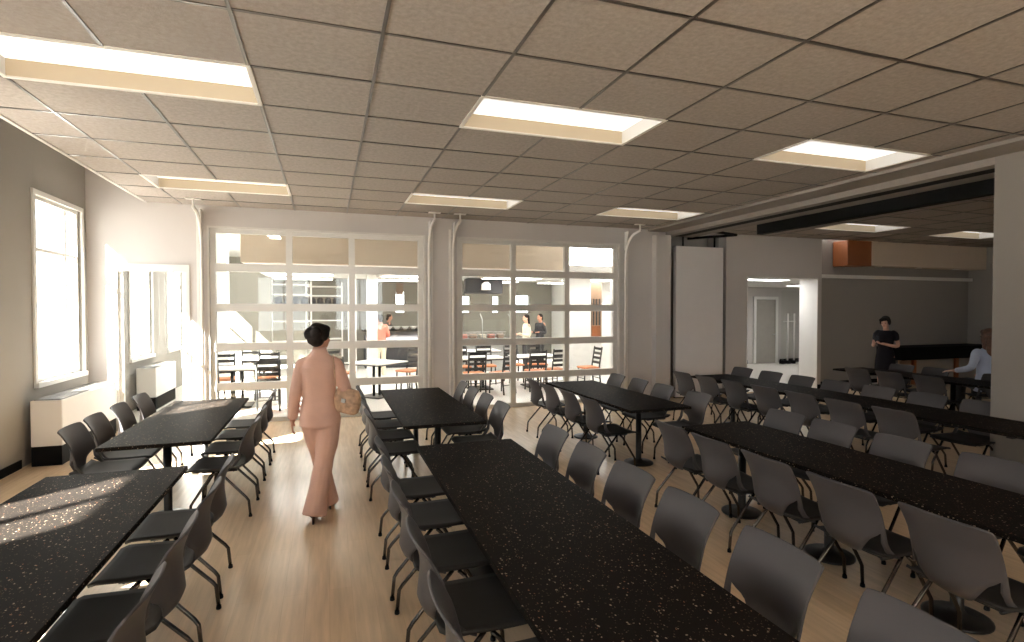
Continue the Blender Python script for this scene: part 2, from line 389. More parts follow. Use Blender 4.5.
# ---- sectional garage doors
def gdoor(n, g, muls, label):
    x0, x1, _, z1 = g; f = MB(); ya, yb = WY+.04, WY+.12
    f.box(x0, x0+.11, ya, yb, 0, z1); f.box(x1-.12, x1, ya, yb, 0, z1); f.box(x0, x1, ya, yb, z1-.1, z1)
    f.box(x0, x1, ya, yb, 0, .07)
    zs = (2.53, 1.885, 1.245, .60)
    for z in zs: f.box(x0, x1, ya-.01, yb, z-.062, z+.062)
    for m in muls: f.box(m-.05, m+.05, ya-.004, yb, 0, z1)
    # stop moulding around the opening
    f.box(x0-.0, x0+.03, WY-.012, ya, 0, z1); f.box(x1-.03, x1, WY-.012, ya, 0, z1); f.box(x0, x1, WY-.012, ya, z1-.03, z1)
    o = link('door_%d' % n, f.mesh('door'), M['frame']); tag(o, label, 'door', kind='structure')
    ez = [.07]+[z for z in reversed(zs)]+[z1-.1]
    ex = [x0+.11]+list(muls)+[x1-.12]
    for i in range(5):
        for k in range(3):
            a = ex[k]+(.05 if k else 0); b = ex[k+1]-(.05 if k < 2 else 0)
            c = ez[i]+(.062 if i else 0); d = ez[i+1]-(.062 if i < 4 else 0)
            kid('pane', MB().box(a, b, ya+.03, ya+.036, c, d).mesh('pane'), M['glass'], o)
gdoor(2, G1, (-.60, .40), 'glazed sectional door behind the walking woman')
gdoor(3, G2, (3.34, 4.45), 'glazed sectional door right of the beige pier')
# tracks of the sectional doors
def dtrack(x, side, label):
    r = empty('door_track', (x, WY, 0), 0, label, 'track', 'vertical tracks of the sectional doors')
    pts = [(0, -.05, 0), (0, -.05, 2.85)]
    for k in range(1, 9):
        a = PI/2*k/8; pts.append((0, -.05-.42*(1-math.cos(a)), 2.85+.50*math.sin(a)))
    pts.append((0, -.60, 3.37))
    kid('rail', MB().tube(pts, .026, 8).mesh('rail'), M['rail'], r)
    kid('back_angle', MB().box(side*.035, side*.075, -.03, 0, 0, 3.3).mesh('back_angle'), M['rail'], r)
    kid('flag_bracket', MB().add([(0,-.03,3.05),(0,0,3.05),(0,0,3.42),(0,-.16,3.42),(.01,-.03,3.05),(.01,0,3.05),(.01,0,3.42),(.01,-.16,3.42)], [(0,1,2,3),(7,6,5,4),(0,4,5,1),(1,5,6,2),(2,6,7,3),(3,7,4,0)]).mesh('flag_bracket'), M['rail'], r)
    kid('hanger', MB().box(-.012, .012, -.60, -.57, 3.36, CZ).box(-.1, .1, -.62, -.54, CZ-.02, CZ-.006).mesh('hanger'), M['rail'], r)
dtrack(-1.87, -1, 'white door track left of the door behind the woman')
dtrack(1.72, 1, 'white door track on the left side of the beige pier')
dtrack(2.16, -1, 'white door track on the right side of the beige pier')
dtrack(5.70, 1, 'white door track right of the farther sectional door')

# ---- right doorway and its corridor
f = MB(); x0, x1, _, z1 = D4
f.box(x1-.02, x1, WY-.01, WY+.5, 0, z1).box(x0, x0+.02, WY-.01, WY+.26, 0, z1).box(x0, x1, WY-.01, WY+.5, z1-.02, z1)
o = link('door_4', f.mesh('door_4'), M['white']); tag(o, 'white lined open doorway into the corridor', 'doorway', kind='structure')
mb = MB(); mb.box(8.6, RX+.6, 15.0, 15.2, 0, 3.0).box(8.45, 8.6, WY+.25, 15.2, 0, 3.0).box(RX+.3, RX+.4, RY, 15.2, 0, 3.0)

struct('wall_corridor', mb, M['wall'], 'pale wall of the corridor beyond the open doorway', 'wall')
struct('ceiling.003', MB().box(8.5, RX+.4, WY+.26, 15.2, 2.62, 2.7), M['white'], 'white corridor ceiling beyond the doorway', 'ceiling')
dr = empty('door_5', (14.32, 14.98, 0), 0, 'grey door at the end of the corridor', 'door', kind='structure')
kid('leaf', MB().rbox(-.42, .42, -.05, 0, .01, 2.2, .01).mesh('leaf'), M['doorgrey'], dr)
kid('door_frame', MB().box(-.52, -.42, -.06, .0, 0, 2.3).box(.42, .52, -.06, .0, 0, 2.3).box(-.52, .52, -.06, 0, 2.2, 2.3).mesh('door_frame'), M['white'], dr)
kid('lever', MB().tube([(.34, -.05, 1.0), (.34, -.1, 1.0), (.22, -.1, 1.0)], .012, 6).mesh('lever'), M['steel'], dr)
gd = empty('glass_partition', (14.9, 14.6, 0), 0, 'glass screen with tall white pull bars in the corridor', 'glass screen')
kid('pane', MB().box(-.25, 1.1, -.006, .006, .05, 2.5).mesh('pane'), M['glass'], gd)
for x in (-.02, .26): kid('pull_bar', MB().tube([(x, -.06, .12), (x, -.06, 1.72)], .026, 8).mesh('pull_bar'), M['white'], gd)
kid('cross_bar', MB().tube([(-.2, -.06, 1.45), (.3, -.06, 1.45)], .018, 8).mesh('cross_bar'), M['white'], gd)
for x in (-.2, .02, .24): kid('foot', MB().rbox(x-.07, x+.07, -.1, .06, 0, .12, .01).mesh('foot'), M['black'], gd)
mb = MB().box(15.0, RX+.2, 14.985, 15.0, 0, .13) .box(12.2, 13.6, 14.985, 15.0, 0, .13)
struct('baseboard_corridor', mb, M['black'], 'black baseboard at the end of the corridor', 'baseboard')

# ---- troffers
tr0 = None
def trname(i, j):
    r = {1: 'near row', 6: 'far row', -4: 'added row overhead', -9: 'added row behind the viewpoint'}[j]
    c = {-2: 'left', 2: 'centre', 6: 'right', 12: 'annex, nearer the doorway', 16: 'annex, nearer the column'}[i]
    return 'recessed rectangular ceiling light, %s, %s' % (r, c)
TRO = {}
def trof():
    r = empty('ceiling_light', (0, 0, 0))
    w, d, h = TX*2, TY, .135
    for xe in (0, w): kid('end_plate', MB().box(xe-.004, xe+.004, 0, d, 0, h).mesh('end_plate'), M['white'], r)
    k = MB(); k.box(0, w, -.004, .004, 0, h).box(0, w, d-.004, d+.004, 0, h)
    kid('housing', k.mesh('housing'), M['housing'], r)
    k = MB(); t = .016
    k.box(-t, t, -t, d+t, -.008, 0).box(w-t, w+t, -t, d+t, -.008, 0).box(0, w, -t, t, -.008, 0).box(0, w, d-t, d+t, -.008, 0)
    kid('rim', k.mesh('rim'), M['lip'], r)
    kid('diffuser', MB().box(.004, w-.004, .004, d-.004, h-.01, h).mesh('diffuser'), M['lamp'], r)
    return r
for i, j in LIGHTS:
    o = trof() if tr0 is None else copy_tree(tr0)
    tr0 = tr0 or o
    o.location = (gx(i), gy(j), CZ)
    tag(o, trname(i, j), 'ceiling light', 'recessed ceiling lights')

# ---- radiators
def radiator(y0, y1, label):
    r = empty('radiator', (WX, y0, 0), 0, label, 'radiator', 'radiators under the left windows')
    L_ = y1-y0
    kid('cabinet', MB().rbox(.09, .40, 0, L_, .235, .775, .008).mesh('cabinet'), M['rad'], r)
    kid('plinth', MB().box(.09, .388, .012, L_-.012, 0, .235).mesh('plinth'), M['black'], r)
    k = MB().box(.11, .38, .04, L_-.04, .774, .779)
    for q in range(18): k.box(.113+q*.0148, .119+q*.0148, .04, L_-.04, .779, .786)
    kid('grille', k.mesh('grille'), M['grille'], r)
radiator(7.82, 9.60, 'white radiator cabinet on black plinth under the corner window')
radiator(11.55, 12.95, 'white radiator cabinet seen through the left glass door')

# ------------------------------------------------------------------ tables
def table(x0, x1, y0, y1, peds, label, T=.74):
    cx, cy = (x0+x1)/2, (y0+y1)/2
    r = empty('dining_table', (cx, cy, 0), 0, label, 'table', 'long speckled black dining tables')
    w, l = (x1-x0)/2, (y1-y0)/2
    kid('tabletop', MB().rbox(-w, w, -l, l, T-.032, T, .004).mesh('tabletop'), M['top'], r)
    kid('apron', MB().box(-.05, .05, -l+.3, l-.3, T-.075, T-.032).mesh('apron'), M['iron'], r)
    for p in peds:
        y = p-cy
        q = kid('pedestal', MB().lathe([(.175, 0), (.175, .012), (.155, .022), (.05, .035), (.034, .06), (.034, T-.07)], (0, y, 0), 24).mesh('pedestal'), M['iron'], r)
        kid('spider', MB().box(-.3, .3, y-.025, y+.025, T-.06, T-.03).mesh('spider'), M['iron'], r)
TN = dict(A='front centre table', B='rear centre table', C='rear table right of centre', D='front table right of centre', E='table by the white panel',
          F='farthest right table', G='rear window table', H='front window table')
table(.68, 1.49, -.52, 4.42, (3.7, 2.4, 1.1, 0), 'long speckled black table in the front centre of the photo')
table(.68, 1.50, 5.20, 7.68, (5.65, 7.15), 'speckled black table just right of the walking woman, before the beige pier')
table(3.15, 3.95, 5.22, 7.68, (5.7, 7.12), 'speckled black table before the farther sectional door')
table(3.19, 3.95, -.6, 4.37, (3.99, 3.08, 2.2, .6), 'long speckled black table at the front right')
table(5.78, 6.53, 2.7, 7.68, (7.1, 5.9, 4.4, 3.2), 'long speckled black table reaching the white folding panel')
table(9.02, 9.78, 4.0, 7.75, (7.1, 5.9, 4.7), 'black table farthest right before the dark-dressed woman')
table(-1.77, -.95, 5.17, 7.56, (5.55, 7.1), 'speckled black table beside the radiator and rear window')
table(-1.78, -.95, -.5, 4.39, (3.6, 2.2, .8), 'long sunlit speckled black table at the front left')

# ------------------------------------------------------------------ shell chair
def interp(tab, z):
    for (a, p), (b, q) in zip(tab, tab[1:]):
        if z <= b:
            t = (z-a)/(b-a); t = max(0, min(1, t)); t = t*t*(3-2*t) if False else t
            return p+(q-p)*t
    return tab[-1][1]
def thick_grid(mb, rows, th, skip=None):
    """rows of points -> closed thin shell"""
    R, C_ = len(rows), len(rows[0]); P = [[Vector(p) for p in r] for r in rows]
    Nn = []
    for i in range(R):
        l = []
        for j in range(C_):
            a = P[min(R-1, i+1)][j]-P[max(0, i-1)][j]; b = P[i][min(C_-1, j+1)]-P[i][max(0, j-1)]
            n = b.cross(a)
            l.append(n.normalized() if n.length > 1e-9 else Vector((0, 0, 1)))
        Nn.append(l)
    vs = [P[i][j]+Nn[i][j]*th/2 for i in range(R) for j in range(C_)]+[P[i][j]-Nn[i][j]*th/2 for i in range(R) for j in range(C_)]
    o = R*C_; fs = []
    for i in range(R-1):
        for j in range(C_-1):
            a, b, c, d = i*C_+j, i*C_+j+1, (i+1)*C_+j+1, (i+1)*C_+j
            fs.append((a, b, c, d)); fs.append((o+d, o+c, o+b, o+a))
    bd = [(0, j, 0, j+1) for j in range(C_-1)]+[(i, C_-1, i+1, C_-1) for i in range(R-1)]+[(R-1, j+1, R-1, j) for j in reversed(range(C_-1))]+[(i+1, 0, i, 0) for i in reversed(range(R-1))]
    for a, b, c, d in bd: fs.append((b+a*C_, o+b+a*C_, o+d+c*C_, d+c*C_))
    mb.add(vs, fs, True)
PY = [(.425, -.170), (.45, -.212), (.48, -.242), (.52, -.256), (.57, -.250), (.63, -.240), (.69, -.242), (.75, -.258), (.80, -.282), (.835, -.302)]
WM = [(.425, .055), (.445, .090), (.47, .112), (.50, .132), (.54, .158), (.575, .196), (.835, .200)]
WO = [(.425, .216), (.50, .214), (.575, .216), (.70, .216), (.835, .222)]
WI = [(.425, .194), (.52, .192), (.575, .196), (.835, .200)]
CURL = [(.425, .13), (.50, .118), (.56, .096), (.63, .068), (.70, .046), (.77, .032), (.835, .026)]
def back_pt(x, z):
    wo = interp(WO, z); u = x/wo
    return (x, interp(PY, z)+interp(CURL, z)*abs(u)**2.2, z)
def chair_proto():
    r = empty('dining_chair', (0, 0, 0))
    # seat
    rows = []
    for k in range(13):
        t = k/12; y = -.205+.46*t
        z = .440-.006*math.sin(PI*t) + (.022*(1-t/.12)**2 if t < .12 else 0) - (.016*((t-.88)/.12)**2 if t > .88 else 0)
        w = .222+.016*min(1, t*1.6)
        if t > .9: w -= .012*((t-.9)/.1)**2
        rows.append([(w*u, y, z+.010*abs(u)**3) for u in [q/6-1 for q in range(13)]])
    m = MB(); thick_grid(m, rows, .016); kid('seat', m.mesh('seat'), M['seat'], r)
    # back: one shell, cut by an arched notch either side of the centre panel
    zs = [.425, .44, .455, .475, .50, .52, .54, .56, .58, .61, .65, .69, .73, .765, .795, .815, .828, .835]
    bm = bmesh.new(); grid = []
    for z in zs:
        top = max(0, (z-.795)/.04); wf = 1-.022*top**3; wo = interp(WO, z); wi = interp(WI, z); wm = interp(WM, z)
        if z >= .575: wm = wi
        xs = [-wo+(wo-wi)*q/3 for q in range(4)]+[wm*(q/6-1) for q in range(13)]+[wi+(wo-wi)*q/3 for q in range(4)]
        row = []
        for x in xs:
            p = back_pt(x*wf, z); k = abs(x)/wo
            row.append(bm.verts.new((p[0], p[1], p[2]-.008*top*k**8)))
        grid.append(row)
    for i in range(len(zs)-1):
        for j in range(20):
            if j in (3, 16): continue
            bm.faces.new((grid[i][j], grid[i][j+1], grid[i+1][j+1], grid[i+1][j]))
    bmesh.ops.remove_doubles(bm, verts=bm.verts, dist=1e-5)
    bmesh.ops.recalc_face_normals(bm, faces=bm.faces)
    bmesh.ops.solidify(bm, geom=bm.faces[:], thickness=.011)
    bmesh.ops.recalc_face_normals(bm, faces=bm.faces)
    for f in bm.faces: f.smooth = True
    bme = bpy.data.meshes.new('backrest'); bm.to_mesh(bme); bm.free()
    kid('backrest', bme, M['shell'], r)
    # frame rails under the seat
    m = MB()
    for s in (-1, 1): m.tube([(s*.185, -.15, .420), (s*.185, .13, .420)], .011, 8)
    for y in (-.12, .11): m.tube([(-.185, y, .414), (.185, y, .414)], .009, 8)
    kid('seat_frame', m.mesh('seat_frame'), M['iron'], r)
    for s in (-1, 1):
        for pts in ([(s*.193, .0, .418), (s*.200, -.03, .39), (s*.214, -.225, .175), (s*.217, -.245, .145), (s*.218, -.258, .012)],
                    [(s*.205, .03, .418), (s*.212, .06, .39), (s*.216, .195, .175), (s*.218, .213, .145), (s*.219, .222, .012)]):
            k = MB().tube(pts, .0115, 8)
            l = kid('leg', k.mesh('leg'), M['chrome'], r)
            e = pts[-1]; kid('glide', MB().lathe([(.015, 0), (.016, .004), (.014, .022)], (e[0], e[1], 0), 10).mesh('glide'), M['black'], l)
    return r
P0 = chair_proto(); used = [False]
ORD = ['nearest the back wall', 'second from the back wall', 'third from the back wall', 'fourth from the back wall', 'fifth from the back wall', 'sixth from the back wall', 'seventh from the back wall', 'eighth from the back wall']
def chairs(tkey, side, xedge, ys, jit=.0):
    """chairs on the left (-1) or right (+1) side of a table; y positions from the back"""
    for n, y in enumerate(ys):
        o = P0 if not used[0] else copy_tree(P0); used[0] = True
        x = xedge+side*((.095 if side > 0 and tkey in 'ADEC' or tkey == 'G' and side < 0 else .035)+random.uniform(-.01, .01))
        o.location = (x, y, 0); o.rotation_euler = (0, 0, side*PI/2+random.uniform(-.03, .03))
        tag(o, 'grey chair at the %s, %s side, %s' % (TN[tkey], 'left' if side < 0 else 'right', ORD[n]), 'chair', 'grey chairs on the %s side of the %s' % ('left' if side < 0 else 'right', TN[tkey]))
chairs('A', -1, .68, (4.30, 3.70, 3.10, 2.50, 1.90, 1.30))
chairs('A', 1, 1.49, (4.27, 3.62, 3.03, 2.46, 1.86, 1.24))
chairs('B', -1, .68, (7.40, 6.80, 6.20, 5.60))
chairs('B', 1, 1.50, (7.45, 6.85, 6.25, 5.62))
chairs('C', -1, 3.15, (7.49, 6.88, 6.26, 5.65))
chairs('C', 1, 3.95, (7.55, 6.92, 6.28, 5.55))
chairs('D', -1, 3.19, (4.14, 3.58, 3.00, 2.43, 1.845))
chairs('D', 1, 3.95, (4.22, 3.68, 3.06, 2.42, 1.80))
chairs('E', -1, 5.78, (7.52, 6.94, 6.35, 5.76, 5.17, 4.59, 4.01))
chairs('E', 1, 6.53, (7.70, 7.06, 6.44, 5.84, 5.23, 4.60, 4.0))
chairs('F', -1, 9.02, (7.02, 6.46, 5.84))
chairs('F', 1, 9.78, (7.20, 6.60))
pc = copy_tree(P0); pc.location = (10.24, 5.92, 0); pc.rotation_euler = (0, 0, -.5)
tag(pc, 'grey chair turned sideways under the seated person in light blue', 'chair', 'grey chairs on the right side of the farthest right table')
chairs('G', -1, -1.77, (7.58, 6.90, 6.25, 5.72))
chairs('G', 1, -.95, (7.40, 6.80, 6.18, 5.55))
chairs('H', -1, -1.78, (3.62, 2.9))
chairs('H', 1, -.95, (4.08, 3.52, 2.92, 2.32, 1.72))

# ------------------------------------------------------------------ far dining room
mb = MB(); wall_y(mb, 20.0, 20.2, WX, 8.6, 0, 4.3, [(4.75, 5.1, 1.75, 2.35), (6.0, 6.25, 1.75, 2.35), (6.9, 7.5, 1.75, 2.4), (2.35, 2.65, 1.75, 2.5)])
struct('wall_far', mb, M['wall3'], 'grey far wall of the room beyond the glass doors', 'wall')
mb = MB().box(8.45, 8.6, WY+.72, 20.2, 0, 4.3).box(7.55, 8.45, 13.4, 13.6, 0, 4.3)
struct('wall_far_side', mb, M['white'], 'white side wall of the room beyond the glass doors', 'wall')
mb = MB().box(-2.62, -1.45, 16.0, 16.2, 0, 2.9)
struct('wall_kitchen', mb, M['wall3'], 'grey partition left of the shelves beyond the doors', 'wall')
struct('trim_6', MB().box(-1.50, 5.0, 11.0, 11.12, 2.72, 4.3), M['beige'], 'beige bulkhead seen through the upper door panes', 'bulkhead')
struct('ceiling.004', MB().box(-1.50, 8.45, 11.12, 15.9, 2.72, 2.85), M['white'], 'low white ceiling of the room beyond the glass doors', 'ceiling')
struct('ceiling.005', MB().box(WX, -1.50, WY+.25, 20.2, 3.6, 3.7).box(-1.5, 8.6, WY+.25, 11.0, 3.9, 4.0), M['white'], 'raised white ceiling just behind the glass doors', 'ceiling')
struct('ceiling.006', MB().box(-1.5, 8.6, 15.9, 20.2, 3.1, 3.2), M['white'], 'white ceiling over the far counters', 'ceiling')
fl0 = None; q_ = 0  # glowing panels added to brighten the far room's floor and low ceiling
for y in (11.9, 13.6, 15.42):
    for x in (-.6, 2.0, 4.6, 6.9):
        if fl0 is None:
            o = empty('ceiling_light', (0, 0, 0))
            kid('tray', MB().rbox(-.75, .75, -.36, .36, -.05, 0, .01).mesh('tray'), M['lip'], o)
            kid('diffuser', MB().box(-.72, .72, -.33, .33, -.056, -.05).mesh('diffuser'), M['fillglow'], o); fl0 = o
        else: o = copy_tree(fl0)
        o.location = (x, y, 2.718); q_ += 1
        tag(o, 'added glowing panel beyond the doors, %s, %s' % ({11.9: 'nearest row', 13.6: 'middle row', 15.42: 'far row'}[y], {-.6: 'leftmost', 2.0: 'second from left', 4.6: 'third from left', 6.9: 'rightmost'}[x]), 'ceiling light', 'glowing panels added beyond the glass doors')
o = copy_tree(fl0); o.location = (9.85, 10.36, 2.618); tag(o, 'glowing panel added to light the corridor behind the open doorway', 'ceiling light')  # both corridor panels are added to light the corridor and door jamb
o = copy_tree(fl0); o.location = (13.9, 12.6, 2.618); tag(o, 'second glowing panel added at the end of the corridor', 'ceiling light')
# columns
for x0, x1, y, l in ((.93, 1.17, 14.0, 'slim white column behind the middle glass door panes'), (.50, .70, 14.6, 'thin white column left of the coral-dressed person'), (5.9, 6.55, 13.0, 'wide white column behind the right door panes'), (-2.42, -2.2, 14.2, 'white post at the left edge of the far room')):
    r = empty('column', ((x0+x1)/2, y, 0), 0, l, 'column', kind='structure'); w = (x1-x0)/2
    kid('shaft', MB().rbox(-w, w, -.15, .15, 0, 2.72 if x0 > -1.5 else 3.6, .01).mesh('shaft'), M['white'], r)
# ladder-back chairs and white tables
def ladder_proto():
    r = empty('ladder_back_chair', (0, 0, 0))
    kid('seat', MB().rbox(-.21, .21, -.20, .22, .43, .475, .015).mesh('seat'), M['orangeseat'], r)
    for s in (-1, 1):
        kid('back_post', MB().tube([(s*.19, -.24, 0), (s*.19, -.19, .44), (s*.19, -.27, .95)], .019, 6).mesh('back_post'), M['darkwood'], r)
        kid('front_leg', MB().tube([(s*.19, .20, 0), (s*.18, .18, .44)], .017, 6).mesh('front_leg'), M['darkwood'], r)
    for z, y in ((.90, -.262), (.79, -.245), (.68, -.227), (.57, -.21)):
        kid('slat', MB().box(-.19, .19, y-.009, y+.009, z-.03, z+.03).mesh('slat'), M['darkwood'], r)
    kid('stretcher', MB().tube([(-.19, -.21, .2), (.19, -.21, .2)], .01, 6).tube([(-.185, .19, .2), (.185, .19, .2)], .01, 6).mesh('stretcher'), M['darkwood'], r)
    return r
LP = ladder_proto(); lu = [False]
def ladder(x, y, rz, label):
    o = LP if not lu[0] else copy_tree(LP); lu[0] = True
    o.location = (x, y, 0); o.rotation_euler = (0, 0, rz); tag(o, label, 'chair', 'ladder-back chairs beyond the glass doors')
def wtable(x, y, w, l, rz, label):
    r = empty('cafe_table', (x, y, 0), rz, label, 'table', 'white topped tables beyond the glass doors')
    kid('tabletop', MB().rbox(-w/2, w/2, -l/2, l/2, .715, .745, .01).mesh('tabletop'), M['whitetop'], r)
    kid('edge_band', MB().rbox(-w/2-.006, w/2+.006, -l/2-.006, l/2+.006, .70, .722, .01).mesh('edge_band'), M['darkwood'], r)
    for s in (-1, 1): kid('post', MB().tube([(s*.09, 0, .03), (s*.09, 0, .7)], .028, 8).mesh('post'), M['iron'], r)
    kid('base', MB().rbox(-.28, .28, -.28, .28, 0, .03, .02).mesh('base'), M['iron'], r)
wtable(-1.65, 11.55, 1.35, .8, 0, 'white cafe table behind the left panes of the near door')
wtable(-1.5, 13.8, 1.2, .8, 0, 'white cafe table farther back behind the left panes')
wtable(.98, 11.85, .95, .95, PI/4, 'white cafe table turned cornerwise behind the right panes')
wtable(3.35, 12.25, 1.1, .85, 0, 'white cafe table behind the left panes of the farther door')
wtable(4.75, 12.3, 1.1, .85, 0, 'white cafe table behind the middle panes of the farther door')
wtable(3.9, 14.4, 1.1, .8, 0, 'white cafe table farthest back before the food counter')
ladder(-1.05, 10.95, .1, 'ladder-back chair with orange seat just left of the walking woman')
ladder(-2.0, 10.95, -.1, 'ladder-back chair with orange seat at the leftmost door panes')
ladder(-2.0, 12.25, PI+.1, 'ladder-back chair beyond the leftmost white cafe table')
ladder(-1.2, 12.3, PI-.1, 'ladder-back chair beyond the left cafe table, nearer the woman')
ladder(-1.8, 14.5, PI, 'ladder-back chair far back near the grey partition')
ladder(.32, 11.2, -PI/4, 'ladder-back chair hidden partly by the woman, at the cornerwise table')
ladder(1.68, 11.25, PI/4, 'ladder-back chair right of the cornerwise cafe table')
ladder(1.75, 12.6, PI*.75, 'ladder-back chair behind the cornerwise table, near the pier')
ladder(.3, 12.6, -PI*.75, 'ladder-back chair behind the cornerwise table on its left')
ladder(3.05, 11.55, 0, 'ladder-back chair nearest the left panes of the farther door')
ladder(3.65, 11.45, .5, 'ladder-back chair just left of the farther door centre mullion')
ladder(3.1, 13.0, PI, 'ladder-back chair beyond the table behind the left panes')
ladder(3.75, 13.05, PI, 'ladder-back chair beyond that table, near the mullion')
ladder(4.5, 11.6, -.1, 'ladder-back chair just right of the farther door centre mullion')
ladder(5.05, 11.75, .15, 'ladder-back chair before the middle panes cafe table')
ladder(4.5, 13.1, PI, 'ladder-back chair beyond the middle cafe table, on its left')
ladder(5.1, 13.0, PI, 'ladder-back chair beyond the middle cafe table, on its right')
ladder(6.0, 11.9, PI/2, 'ladder-back chair alone before the wide white column')
ladder(3.6, 15.1, PI, 'ladder-back chair farthest back by the food counter')
# serving counters, shelves, hanging box
r = empty('bar_counter', (1.95, 17.6, 0), 0, 'dark bar counter behind the coral-dressed person', 'counter')
kid('body', MB().rbox(-.85, 1.1, 0, .6, 0, 1.17, .02).mesh('body'), M['dark'], r)
kid('counter_top', MB().rbox(-.9, 1.15, -.06, .65, 1.17, 1.22, .01).mesh('counter_top'), M['black'], r)
for k in range(5):
    o = link('white_bowl', MB().lathe([(.05, 0), (.06, .01), (.12, .09), (.125, .10), (.115, .09), (.05, .015)], (0, 0, 0), 16).mesh('white_bowl') if k == 0 else bowl, M['whitetop'] if k == 0 else None)
    bowl = o.data; o.location = (1.85+.26*k, 17.72, 1.22); tag(o, 'small white bowl on the dark bar counter, %s from left' % ['first', 'second', 'third', 'fourth', 'fifth'][k], 'bowl', 'white bowls on the bar counter')
r = empty('food_counter', (4.35, 15.7, 0), 0, 'grey food serving counter with glass guard and wire baskets', 'counter')
kid('body', MB().rbox(-.85, .95, 0, .8, 0, .92, .02).mesh('body'), M['steel'], r)
kid('counter_top', MB().rbox(-.9, 1.0, -.06, .86, .92, .97, .01).mesh('counter_top'), M['steel'], r)
for x in (-.85, .05, .95): kid('guard_post', MB().tube([(x, .05, .97), (x, .05, 1.55), (x, .3, 1.72)], .016, 6).mesh('guard_post'), M['steel'], r)
kid('glass_guard', MB().box(-.85, .95, .04, .047, 1.15, 1.55).mesh('glass_guard'), M['glass'], r)
for k in range(6):
    x = 3.62+.29*k
    q = MB()
    for a in range(7): q.tube([(-.11+.036*a, -.11, .005), (-.13+.043*a, -.15, .2)], .004, 4); q.tube([(-.11+.036*a, .11, .005), (-.13+.043*a, .15, .2)], .004, 4)
    for z, s in ((.005, .11), (.1, .13), (.2, .15)): q.tube([(-s, -s, z), (s, -s, z), (s, s, z), (-s, s, z), (-s, -s, z)], .006, 4)
    o = empty('wire_basket', (x, 16.1, .97), 0, 'wire basket on the food counter, %s from left' % ['first', 'second', 'third', 'fourth', 'fifth', 'sixth'][k], 'basket', 'wire baskets on the food counter')
    kid('wire_frame', q.mesh('wire_frame'), M['steel'], o)
    kid('liner', MB().rbox(-.1, .1, -.1, .1, .01, .13, .02).mesh('liner'), [M['cream'], M['coral'], M['tan']][k % 3], o)
r = empty('menu_box', (4.1, 14.6, 2.3), -.12, 'dark box hung from the ceiling beyond the farther door', 'box')
kid('box', MB().rbox(-.5, .5, -.3, .3, 0, .40, .01).mesh('box'), M['dark'], r)
for x in (-.4, .4): kid('hanger_rod', MB().tube([(x, 0, .40), (x, 0, .42)], .012, 6).mesh('hanger_rod'), M['iron'], r)
r = empty('pendant_lamp', (4.05, 14.12, 2.38), 0, 'small white pendant lamp before the dark hanging box', 'lamp')
kid('shade', MB().lathe([(.05, .22), (.12, .16), (.13, 0), (.12, 0), (.05, .2)], (0, 0, 0), 16).mesh('shade'), M['whitetop'], r)
kid('cord', MB().tube([(0, 0, .22), (0, 0, .34)], .006, 6).mesh('cord'), M['iron'], r)
for n, (x, y, l) in enumerate(((-1.02, 17.4, 'white wall shelves with dark jars left of the woman'), (-.1, 18.6, 'white shelves with dark boxes above the woman'))):
    r = empty('shelf_unit', (x, y, 0), 0, l, 'shelf')
    for sx in (-.55, .55): kid('upright', MB().box(sx-.02, sx+.02, 0, .3, 0, 2.75).mesh('upright'), M['white'], r)
    for z in (.9, 1.5, 2.0, 2.3, 2.6): kid('shelf_board', MB().box(-.53, .53, 0, .3, z-.02, z+.02).mesh('shelf_board'), M['white'], r)
    for k in range(4):
        o = link('storage_jar', MB().lathe([(.08, 0), (.10, .02), (.10, .17), (.06, .2), (.06, .22)], (0, 0, 0), 12).mesh('storage_jar') if (n, k) == (0, 0) else jar, M['dark'] if (n, k) == (0, 0) else None)
        jar = o.data; o.location = (x-.36+.24*k, y+.13, 2.02); tag(o, 'dark jar on the %s shelves, %s from left' % (('left', 'right')[n], ['first', 'second', 'third', 'fourth'][k]), 'jar', 'dark jars on the far shelves')
o = link('wall_picture', MB().rbox(2.35, 2.6, 16.9, 16.93, 2.35, 2.75, .005).mesh('wall_picture'), M['picture'])
o.location = (0, 3.05, .05); tag(o, 'small brown board on the wall near the pier', 'picture')
r = empty('cupboard', (6.98, 13.62, 0), 0, 'dark slatted cupboard with orange door beyond the right panes', 'cupboard')
kid('body', MB().rbox(-.36, .3, 0, .3, 1.0, 2.6, .01).mesh('body'), M['tan'], r)
kid('base', MB().rbox(-.36, .3, .01, .3, 0, 1.0, .01).mesh('base'), M['white'], r)
for k in range(7): kid('slat', MB().box(-.34+.09*k, -.30+.09*k, -.02, 0, 1.42, 2.15).mesh('slat'), M['dark'], r)
kid('door', MB().rbox(-.02, .24, -.03, 0, 1.0, 1.4, .01).mesh('door'), M['orange'], r)

# ------------------------------------------------------------------ annex counter
r = empty('bar_counter', (13.15, 9.38, 0), 0, 'black topped bar counter against the grey annex wall', 'counter')
kid('counter_top', MB().rbox(0, 3.4, 0, .68, .62, .93, .015).mesh('counter_top'), M['black'], r)
for a, b in ((.05, .48), (.62, 2.0), (2.15, 3.3)): kid('front_panel', MB().rbox(a, b, .12, .16, .02, .62, .01).mesh('front_panel'), M['tan'] if a < .1 else M['doorgrey'], r)
for x in (.5, 2.03, 3.28): kid('post', MB().rbox(x, x+.1, .08, .18, 0, .62, .01).mesh('post'), M['orange'], r)

